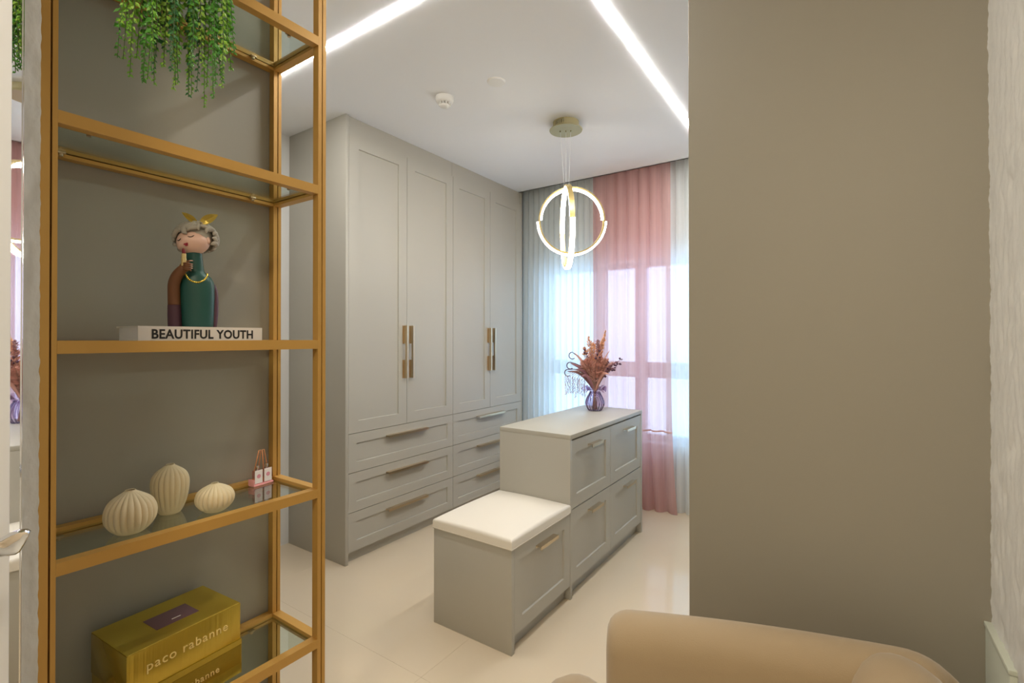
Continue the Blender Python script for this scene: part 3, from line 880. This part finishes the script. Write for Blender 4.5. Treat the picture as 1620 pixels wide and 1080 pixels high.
# ------------------------------------------------------------------ pendant lamp
pcx = px(895.5, 193, z=H)
cx, cy = pcx.x, pcx.y
t = thing('pendant_lamp', 'gold pendant lamp of two crossed glowing rings hanging above the island', 'pendant lamp', (cx, cy, H))
cm = MB().lathe([(0.100,-0.052),(0.102,-0.048),(0.098,-0.044),(0.082,-0.040),(0.080,-0.036),(0.080,-0.030),(0.080,-0.008),(0.080,0.001)], 144, (cx, cy, H))
cut = []
for f_ in cm.bm.faces:
    if len(f_.verts) != 4: continue
    c_ = f_.calc_center_median()
    if H-0.029 < c_.z < H-0.009:
        a = math.degrees(math.atan2(c_.y-cy, c_.x-cx)) + 75
        if -40 < a < 6 and int((a+40)/2.5) % 3 == 1: cut.append(f_)
bmesh.ops.delete(cm.bm, geom=cut, context='FACES')
ca = cm.build('canopy', 'canopy_gold', t, smooth=True, angle=35)
r1c = px(904.5, 349, Y=cy); r2c = px(897, 358, Y=cy)
R1, R2 = 0.198, 0.245
view = Vector((cx, cy, 0)).normalized()
right = Vector((view.y, -view.x, 0))
def ring_parts(cen, rad, ax, up_tilt, width):
    """band of radius rad, normal ax; upper half lit inside, lower half lit outside"""
    ax = ax.normalized(); hz = Vector((0,0,1)).cross(ax).normalized(); vt = ax.cross(hz)
    def band(name, m, r0, r1, a0, a1, w_, n, parent):
        mb = MB(); rings = []
        full = abs(a1-a0) > 6.28
        for k in range(n if full else n+1):
            a = a0+(a1-a0)*k/n
            d_ = hz*math.cos(a)+vt*math.sin(a)
            rings.append([mb.bm.verts.new(cen+d_*r_+ax*w__) for r_, w__ in ((r0,-w_/2),(r1,-w_/2),(r1,w_/2),(r0,w_/2))])
        prs = list(zip(rings, rings[1:])) + ([(rings[-1], rings[0])] if full else [])
        for p_, q_ in prs:
            for j in range(4): mb.bm.faces.new((p_[j], p_[(j+1) % 4], q_[(j+1) % 4], q_[j]))
        if not full: mb.bm.faces.new(rings[0][::-1]); mb.bm.faces.new(rings[-1])
        return mb.build(name, m, parent, smooth=True, angle=35)
    b = band('ring', 'ring_gold', rad-0.005, rad+0.005, 0, 2*PI, width, 72, t)
    sg = 1 if vt.z > 0 else -1
    band('light_tube', 'ring_led', rad-0.016, rad-0.0052, (0.03 if sg > 0 else PI+0.03), (PI-0.03 if sg > 0 else 2*PI-0.03), width*0.92, 40, b)
    band('light_tube', 'ring_led', rad+0.0052, rad+0.016, (PI+0.03 if sg > 0 else 0.03), (2*PI-0.03 if sg > 0 else PI-0.03), width*0.92, 40, b)
ax1 = (-view + right*0.10 + Vector((0,0,-0.10)))
ring_parts(r1c, R1, ax1, 0, 0.030)
ax2 = (right*1.0 + view*0.125 + Vector((0,0,0.02)))
ring_parts(r2c, R2, ax2, 0, 0.030)
wi = [(cx-right.x*0.035, cy-right.y*0.035, r1c-right*0.045+Vector((0,0,R1*0.97))), (cx, cy, r2c+Vector((0,0,R2))-right*0.005), (cx+right.x*0.03, cy+right.y*0.03, r2c+Vector((0,0,R2*0.985))+right*0.012-view*0.03)]
for x_, y_, e_ in wi:
    MB().tube([(x_, y_, H-0.05), tuple(e_)], 0.0009, 6).build('suspension_wire', 'wire', t)
    MB().lathe([(0.004,-0.060),(0.004,-0.051)], 10, (x_, y_, H)).build('wire_grip', 'canopy_gold', ca, smooth=True, angle=40)

# smoke detector and ceiling cover
s = px(703, 153, z=H)
t = thing('smoke_detector', 'cream smoke detector with dark slots under the ceiling', 'smoke detector', s)
MB().lathe([(0.002,-0.056),(0.022,-0.055),(0.028,-0.050),(0.030,-0.044)], 36, s).build('nose', 'plastic_white', t, smooth=True, angle=40)
MB().lathe([(0.012,-0.045),(0.012,-0.033)], 24, s).build('sensor_core', 'plastic_white', t, smooth=True, angle=40)
for k in range(12):
    a = 2*PI*k/12
    mb = MB().box(0.0285, 0.0345, -0.0025, 0.0025, -0.046, -0.032)
    mb.xform(Matrix.Translation(s) @ Matrix.Rotation(a, 4, 'Z')).build('rib', 'plastic_white', t)
MB().lathe([(0.036,-0.034),(0.045,-0.028),(0.050,-0.016),(0.051,0.001)], 36, s).build('base', 'plastic_white', t, smooth=True, angle=40)
s = px(785, 128, z=H)
t = thing('ceiling_cover', 'flat white round cover plate on the ceiling beside the smoke detector', 'cover plate', s)
MB().lathe([(0.040,-0.008),(0.044,-0.006),(0.045,0.001)], 40, s).build('disc', 'wall_white', t, smooth=True, angle=40)
MB().lathe([(0.047,-0.0025),(0.048,0.001)], 40, s).build('rim', 'plastic_white', t, smooth=True, angle=40)

# ------------------------------------------------------------------ curtains
def curtain(name, label, cat, x0, x1, y, z1, nf, amp, m, seed, flare=0.0, group=None, hem=None):
    r_ = random.Random(seed)
    t = thing(name, label, cat, ((x0+x1)/2, y, 0), group)
    ph = [r_.uniform(-0.5, 0.5) for _ in range(nf+2)]
    am = [r_.uniform(0.6, 1.15) for _ in range(nf+2)]
    nx, nz = nf*10, 26
    def pt(i, z):
        u = i/nx; q = u*nf; k = int(q)
        pha = q*2*PI + ph[k]*(1-(q-k))+ph[k+1]*(q-k)
        a_ = am[k]*(1-(q-k))+am[k+1]*(q-k)
        hgt = 1-z/z1
        s_ = math.sin(pha)
        yy = y + amp*a_*(0.55+0.45*hgt)*(s_*abs(s_)**-0.25 if abs(s_) > 1e-3 else 0) + 0.012*math.sin(u*5+seed)*hgt
        xx = x0+(x1-x0)*u + amp*0.35*math.cos(pha)*a_ + flare*(hgt**6)*(u-0.2)
        return (xx, yy, z)
    def sheet(za, zb, nz_, nm, mm, par, off=0.0):
        mb = MB(); g = []
        for j in range(nz_+1):
            z = za+(zb-za)*j/nz_
            g.append([mb.bm.verts.new(Vector(pt(i, z))+Vector((0, off, 0))) for i in range(nx+1)])
        for j in range(nz_):
            for i in range(nx): mb.bm.faces.new((g[j][i], g[j][i+1], g[j+1][i+1], g[j+1][i]))
        return mb.build(nm, mm, par, smooth=True, angle='keep')
    c_ = sheet(0.003, z1, nz, 'fabric', m, t)
    if hem: sheet(hem, hem+0.012, 1, 'hem_seam', 'hem_pink', c_, -0.002)
    box('heading_track', 'frame_white', (x0, x1, y-0.02, y+0.02, z1-0.01, z1+0.025), t)
    return t
PZ = 2.90
a = px(937, 535, Y=3.78).x; b = px(1060, 535, Y=3.78).x
curtain('sheer_curtain', 'white sheer curtain hanging beside the tall wardrobe', 'curtain', -2.50, a+0.10, 3.835, PZ, 15, 0.036, 'sheer_white', 4, group='white sheer curtains')
curtain('pink_curtain', 'dusty pink sheer curtain between two white ones', 'curtain', a, b, 3.775, PZ, 7, 0.034, 'sheer_pink', 9, flare=0.06, hem=0.62)
curtain('sheer_curtain', 'white sheer curtain between the pink curtain and the grey partition', 'curtain', b-0.06, 0.05, 3.84, PZ, 18, 0.034, 'sheer_white', 21, group='white sheer curtains')

# ------------------------------------------------------------------ vase with dried flowers
vp = px(941, 649, z=IT)
t = thing('glass_vase', 'violet striped glass vase with a ruffled lip on the island top', 'vase', vp)
NR = 18
prof = [(0.036,0.0),(0.042,0.003),(0.054,0.022),(0.062,0.045),(0.0615,0.066),(0.052,0.092),(0.040,0.114),(0.033,0.130),(0.036,0.142)]
fine = smooth_path([(p_[0], 0, p_[1]) for p_ in prof], 4)
fine = [(p_.x, p_.z) for p_ in fine]
MB().lathe(fine, NR*6, vp, fn=lambda r, z, th: r*(1+0.03*math.cos(NR*th)), cap=False).build('body', 'violet_glass', t, smooth=True)
MB().lathe([(0.002, 0.0005), (0.036, 0.0015)], 32, vp).build('base', 'violet_stripe', t, smooth=True)
st = MB()
for k in range(NR):
    th = 2*PI*k/NR
    pts = [(vp.x+r*1.018*math.cos(th), vp.y+r*1.018*math.sin(th), vp.z+z) for r, z in fine[1:-2:2]]
    st.tube(pts, 0.0035, 5)
o = st.build('glass_stripes', 'violet_stripe', t, smooth=True); o['kind'] = 'stuff'
lipm = MB()
rg = []
for j, (r, z) in enumerate(((0.036,0.142),(0.048,0.150),(0.062,0.156),(0.076,0.157))):
    rg.append([lipm.bm.verts.new((vp.x+r*(1+0.05*j*math.cos(7*q*2*PI/84))*math.cos(q*2*PI/84), vp.y+r*(1+0.05*j*math.cos(7*q*2*PI/84))*math.sin(q*2*PI/84), vp.z+z+0.008*j*math.sin(7*q*2*PI/84)-(0.006 if j == 3 else 0))) for q in range(84)])
for p_, q_ in zip(rg, rg[1:]):
    for k in range(84): lipm.bm.faces.new((p_[k], p_[(k+1) % 84], q_[(k+1) % 84], q_[k]))
lipm.build('ruffled_lip', 'violet_stripe', t, smooth=True)

t = thing('dried_bouquet', 'bouquet of peach and mauve dried flowers in the violet vase', 'dried flowers', vp+Vector((0,0,0.004)))
rb = random.Random(5)
def stem_path(dx, dy, top, bend=0.0):
    """dx to the viewer's right, dy toward the viewer"""
    s_ = vp + Vector((rb.uniform(-0.02, 0.02), rb.uniform(-0.02, 0.02), 0.008))
    n_ = vp + Vector((right.x*dx*0.05, right.y*dx*0.05, 0.135))
    e_ = vp + right*dx - view*dy + Vector((0, 0, top))
    m_ = n_.lerp(e_, 0.5) + Vector((0, 0, 0.03+bend)) 
    return smooth_path([s_, n_, m_, e_], 7)
def plume(dx, dy, top, m, L, W, dens=230, part='pampas_plume'):
    p_ = stem_path(dx, dy, top)
    st_ = MB().tube(p_, [0.0022]*len(p_), 5).build(part, 'dried_stem', t, smooth=True)
    mb = MB(); n_ = len(p_)-1
    tip = p_[-1]; start = max(0.25, 1-L/sum((p_[i+1]-p_[i]).length for i in range(n_)))
    for q in range(dens):
        s_ = start+(1-start)*q/dens
        i_ = min(n_-1, int(s_*n_)); c_ = p_[i_].lerp(p_[i_+1], s_*n_-i_)
        ax = (p_[i_+1]-p_[i_]).normalized()
        a = rb.uniform(0, 2*PI); s1 = ax.orthogonal().normalized(); s2 = ax.cross(s1)
        prog = (s_-start)/(1-start)
        ww = W*math.sin(PI*min(0.98, 0.12+0.86*prog))
        d_ = (s1*math.cos(a)+s2*math.sin(a))
        cl = 0.55+0.9*noise.noise(c_*70+Vector((dx*40, 0, 0)))         # clumps along the plume
        mb.leaf(c_+d_*ww*0.2*rb.random(), d_*rb.uniform(0.7, 1.6)+ax*0.8+Vector((rb.uniform(-.3,.3), rb.uniform(-.3,.3), rb.uniform(-.2,.3))), d_.cross(ax), ww*max(0.25, cl)*rb.uniform(0.7, 1.7)+0.006, rb.uniform(0.004, 0.008))
    fz_ = mb.build('plume_hairs', m, st_, angle='keep'); fz_['kind'] = 'stuff'
for dx, dy, top, m_, L2, W2 in ((-0.075,0.0,0.44,'dried_peach',0.22,0.032), (-0.045,0.03,0.515,'dried_peach',0.26,0.030), (-0.01,-0.02,0.47,'dried_peach',0.24,0.034),
                        (0.03,0.02,0.455,'dried_rose',0.20,0.030), (0.055,0.0,0.50,'dried_peach',0.26,0.028), (0.075,-0.01,0.555,'dried_peach',0.24,0.016),
                        (-0.03,-0.03,0.40,'dried_peach',0.20,0.040), (0.04,0.04,0.38,'dried_rose',0.18,0.040), (-0.06,0.05,0.36,'dried_rose',0.18,0.042),
                        (0.0,0.07,0.33,'dried_rose',0.17,0.042), (-0.09,0.02,0.34,'dried_rose',0.18,0.036), (0.07,0.05,0.36,'dried_rose',0.17,0.032)):
    plume(dx, dy, top, m_, L2, W2)
for k in range(14):
    plume(rb.uniform(-0.13, 0.11), rb.uniform(-0.05, 0.09), rb.uniform(0.26, 0.42), rb.choice(['dried_peach', 'dried_rose', 'dried_mauve', 'dried_rose']), 0.11, 0.022, 70, 'filler_sprig')
plume(0.02, 0.03, 0.49, 'dried_mauve', 0.12, 0.018, 110, 'dark_spike')
# flat pressed leaves curving outwards
for dx, dy, top, w_ in ((-0.14,0.02,0.40,0.030),(-0.17,0.03,0.33,0.030),(-0.19,-0.01,0.27,0.028),(-0.13,0.05,0.29,0.034),(0.15,0.0,0.30,0.026),(0.125,0.03,0.34,0.022),(0.105,-0.02,0.42,0.016),(0.17,0.02,0.35,0.020),(-0.10,0.07,0.24,0.03),(0.09,0.06,0.26,0.03)):
    p_ = stem_path(dx, dy, top, 0.02)
    mb = MB(); n_ = len(p_); rows = []
    for i, c_ in enumerate(p_):
        s_ = i/(n_-1); ax = (p_[min(i+1, n_-1)]-p_[max(i-1, 0)]).normalized()
        sd = ax.cross(view).normalized(); wv = max(0.0016, 0.62*w_*math.sin(PI*min(1, max(0, (s_-0.3)/0.7)))**0.7)
        rows.append([mb.bm.verts.new(c_-sd*wv/2), mb.bm.verts.new(c_-view*0.004), mb.bm.verts.new(c_+sd*wv/2)])
    for p2, q2 in zip(rows, rows[1:]):
        for j in range(2): mb.bm.faces.new((p2[j], p2[j+1], q2[j+1], q2[j]))
    mb.build('dried_leaf', rb.choice(['dried_mauve', 'dried_rose', 'dried_mauve']), t, smooth=True, angle='keep')
# curled tips
for dx, top in ((-0.185, 0.405), (-0.20, 0.335), (-0.215, 0.285)):
    p_ = stem_path(dx+0.03, 0.01, top, 0.03)
    e_ = p_[-1]
    cpts = p_+[e_ - right*(0.024*math.sin(q*0.55)) + Vector((0, 0, 0.024*(1-math.cos(q*0.55))*-1)) for q in range(1, 8)]
    MB().tube(cpts, [0.0026]*len(p_)+[0.0034]*7, 6).build('curled_tendril', 'dried_dark', t, smooth=True)
# berry sprigs
for dx, dy, top in ((0.19,0.0,0.36),(0.165,0.02,0.33),(-0.075,0.02,0.425),(0.02,0.06,0.405),(0.14,0.03,0.29)):
    p_ = stem_path(dx, dy, top, 0.015)
    o = MB().tube(p_, 0.0016, 5).build('berry_sprig', 'dried_stem', t, smooth=True)
    for q in range(9):
        c_ = p_[-1-q]+Vector((rb.uniform(-.012,.012), rb.uniform(-.012,.012), rb.uniform(-.008,.012)))
        MB().ball(c_, rb.uniform(0.005, 0.0085), 10, 8).build('berry', 'dried_dark', o, smooth=True)
# drooping tassels
for k in range(9):
    dx = -0.20+0.016*k; top = 0.25-0.004*k
    p_ = stem_path(dx, 0.03, top, 0.05)
    e_ = p_[-1]; dl = rb.uniform(0.08, 0.15)
    p_ += [e_+Vector((0, 0, -dl*q/6))-right*(0.012*math.sin(q)) for q in range(1, 7)]
    o = MB().tube(p_, 0.0013, 5).build('tassel', 'dried_stem', t, smooth=True)
    mb = MB()
    for q in range(46):
        c_ = e_+Vector((0, 0, -dl*q/46))
        d_ = Vector((rb.uniform(-1,1), rb.uniform(-1,1), -0.8))
        mb.leaf(c_, d_, Vector((rb.random(), rb.random(), 0.3)), 0.012, 0.006)
    o2 = mb.build('tassel_seeds', rb.choice(['dried_mauve', 'dried_rose']), o, angle='keep'); o2['kind'] = 'stuff'

# ------------------------------------------------------------------ open door, lever, mirror strip
de = px(17, 535, X=-0.992)
t = thing('door_leaf', 'white door leaf standing open in front of the mirror strip', 'door', (-1.012, de.y-0.4, 0.0))
MB().box(-1.032, -0.992, de.y-0.80, de.y, 0.008, 2.10, 0.0015, 2).build('panel', 'door_white', t, smooth=True, angle=40)
for z_ in (0.25, 1.05, 1.85):
    MB().tube([(-1.034, de.y-0.795, z_-0.05), (-1.034, de.y-0.795, z_+0.05)], 0.007, 12).build('hinge', 'chrome', t, smooth=True, angle=40)
struct_d = None
hz_ = 1.064
hdl = MB().lathe([(0.026, 0), (0.026, 0.007), (0.024, 0.009)], 32).xform(Matrix.Translation((-0.9925, de.y-0.062, hz_)) @ Matrix.Rotation(PI/2, 4, 'Y')).build('rose', 'chrome', t, smooth=True, angle=40)
mb = MB()
mb.tube([(-0.985, de.y-0.062, hz_), (-0.945, de.y-0.062, hz_)], 0.0095, 16)
# blade of the lever: widening to a slanted, pointed end
bl = [px(a, b, X=-0.940) for a, b in ((-55,876),(-50,862),(-20,858),(0,853),(20,842),(35,836.5),(46,835.5),(50.5,838),(42,856),(33,871),(25,876),(0,880),(-25,882))]
nb_ = len(bl)
cb = sum(bl, Vector())/nb_
lay_ = []
for xo, sc in ((-0.0075, 0.80), (-0.0045, 0.97), (0.0, 1.0), (0.004, 0.97), (0.0065, 0.86), (0.0045, 0.66)):
    lay_.append([mb.bm.verts.new(cb+(p_-cb)*sc+Vector((xo, 0, 0))) for p_ in bl])
for p_, q_ in zip(lay_, lay_[1:]):
    for j in range(nb_): mb.bm.faces.new((p_[j], p_[(j+1) % nb_], q_[(j+1) % nb_], q_[j]))
mb.bm.faces.new(lay_[0][::-1]); mb.bm.faces.new(lay_[-1])
mb.build('lever', 'chrome', t, smooth=True, angle=60)

# bevelled mirror strip set at an angle on the wall corner
B = px(35, 535, X=-1.1875); Bv = Vector((B.x, B.y, 0))
tgt = (vp - Bv); tgt.z = 0; tgt.normalize()
inc = Bv.normalized()
nrm = (tgt-inc).normalized()
along = Vector((-nrm.y, nrm.x, 0))
if along.x < 0: along = -along
A_ = Bv + along*0.062
t = thing('mirror_strip', 'narrow floor-to-ceiling mirror strip between the door edge and rough stucco', 'mirror', ((A_+Bv)/2).to_tuple())
bk = -nrm*0.012
MB().prism([(A_.x,A_.y),(Bv.x,Bv.y),(Bv.x+bk.x,Bv.y+bk.y),(A_.x+bk.x,A_.y+bk.y)], 'z', 0.0, H-0.001).build('glass', 'mirror', t)
e1 = Bv+nrm*0.0012; e2 = Bv+nrm*0.0012+along*0.0018
MB().prism([(Bv.x,Bv.y),(e1.x,e1.y),(e2.x,e2.y),(Bv.x+along.x*0.0018,Bv.y+along.y*0.0018)], 'z', 0.0, H-0.001).build('edge_bead', 'chrome', t)
bk2 = bk*1.02; bk3 = Vector((-1.2155, 0.164, 0))
MB().prism([(A_.x+bk2.x,A_.y+bk2.y),(Bv.x+bk2.x,Bv.y+bk2.y),(-1.2149, 0.2195),(-1.2149, A_.y+bk2.y-0.02)], 'z', 0.0, H-0.001).build('backing', 'mirror_edge', t)

# ------------------------------------------------------------------ armchair
Apt = Vector((-0.40, 1.02, 0)); Bpt = Vector((0.116, 1.203, 0))
ev = (Bpt-Apt).normalized(); nv = Vector((ev.y, -ev.x, 0))
cen = (Apt+Bpt)/2
t = thing('armchair', 'beige velvet armchair with a rounded back in front of the grey partition', 'armchair', cen, rotz=math.atan2(ev.y, ev.x), local=True)
# local: x along the back (viewer's right), -y toward the viewer
HL = (Bpt-Apt).length/2
def sweep(path, halfw, z0, ztop, rad_top, name, m, seg=8, endround=True):
    """upright padded wall following a plan path, rounded along its top; ztop per point"""
    mb = MB(); rows = []
    n_ = len(path)
    for i, p_ in enumerate(path):
        d_ = (path[min(i+1, n_-1)]-path[max(i-1, 0)]).normalized(); s_ = Vector((d_.y, -d_.x, 0))
        zt, hw = ztop[i], halfw[i]
        sec = [(-hw, z0), (-hw, zt-hw)]
        for q in range(1, seg): 
            a = PI-PI*q/seg; sec.append((hw*math.cos(a), zt-hw+hw*math.sin(a)))
        sec += [(hw, zt-hw), (hw, z0)]
        rows.append([mb.bm.verts.new(p_+s_*a+Vector((0,0,b))) for a, b in sec])
    k_ = len(rows[0])
    for p_, q_ in zip(rows, rows[1:]):
        for j in range(k_-1): mb.bm.faces.new((p_[j], p_[j+1], q_[j+1], q_[j]))
        mb.bm.faces.new((p_[-1], p_[0], q_[0], q_[-1]))
    mb.bm.faces.new(rows[0]); mb.bm.faces.new(rows[-1][::-1])
    return mb.build(name, m, t, smooth=True, angle=60)
# backrest: left end rounded off, right end wrapping into the arm
bp_, bw_, bz_ = [], [], []
for q in range(7):                                  # rounded left end
    s_ = q/6; a = PI/2*(1-s_)
    bp_.append(Vector((-HL-0.036+0.055*(1-math.sin(a)), 0.0, 0))); bw_.append(0.020+0.045*math.cos(a)**0.8); bz_.append(0.690+0.060*math.cos(a)**0.7)
for q in range(1, 13):
    s_ = q/12; bp_.append(Vector((-HL+0.019+(2*HL-0.045)*s_, 0.012*math.sin(PI*s_), 0))); bw_.append(0.065); bz_.append(0.750)
xr = bp_[-1].x
for q in range(1, 8):                               # right end turns down and forward behind the arm
    a = PI/2*q/7
    bp_.append(Vector((xr+0.075*math.sin(a), -0.02*(1-math.cos(a)), 0))); bw_.append(0.065-0.035*(1-math.cos(a))); bz_.append(0.750-0.045*(1-math.cos(a)))
sweep(bp_, bw_, 0.16, bz_, 0.06, 'backrest', 'velvet', 10)
rp_ = [Vector((0.222, 0.012-0.47*(q/20)**1.25, 0)) for q in range(21)]
rw_ = [0.088*math.sqrt(max(0.03, 1-max(0, 1-(0.012-p_.y)/0.085)**2)) for p_ in rp_]
rz_ = [0.766-(0.088-w__)*0.55-0.07*(q/20)**2 for q, w__ in enumerate(rw_)]
sweep(rp_, rw_, 0.16, rz_, 0.06, 'arm', 'velvet', 12)
# low left arm, rounded
ap_ = [Vector((-HL-0.098, 0.055-0.50*q/14, 0)) for q in range(15)]
aw_ = [0.088*math.sqrt(max(0.10, 1-max(0, (1-q/3.0))**2)) if q < 3 else 0.088 for q in range(15)]
az_ = [0.612-0.06*(1-q/3.0)**2 if q < 3 else 0.612 for q in range(15)]
sweep(ap_, aw_, 0.16, az_, 0.06, 'arm', 'velvet', 10)
MB().box(-HL-0.045, HL+0.02, -0.49, -0.055, 0.14, 0.30, 0.03, 4).build('seat_base', 'velvet', t, smooth=True, angle=50)
MB().box(-HL-0.04, HL-0.005, -0.50, -0.068, 0.295, 0.43, 0.045, 5).build('seat_cushion', 'velvet', t, smooth=True, angle=50)
for x_ in (-HL-0.09, HL+0.05):
    for y_ in (-0.40, -0.02):
        MB().lathe([(0.012, 0.0), (0.018, 0.165)], 16, (x_, y_, 0)).build('leg', 'chair_foot', t, smooth=True, angle=40)
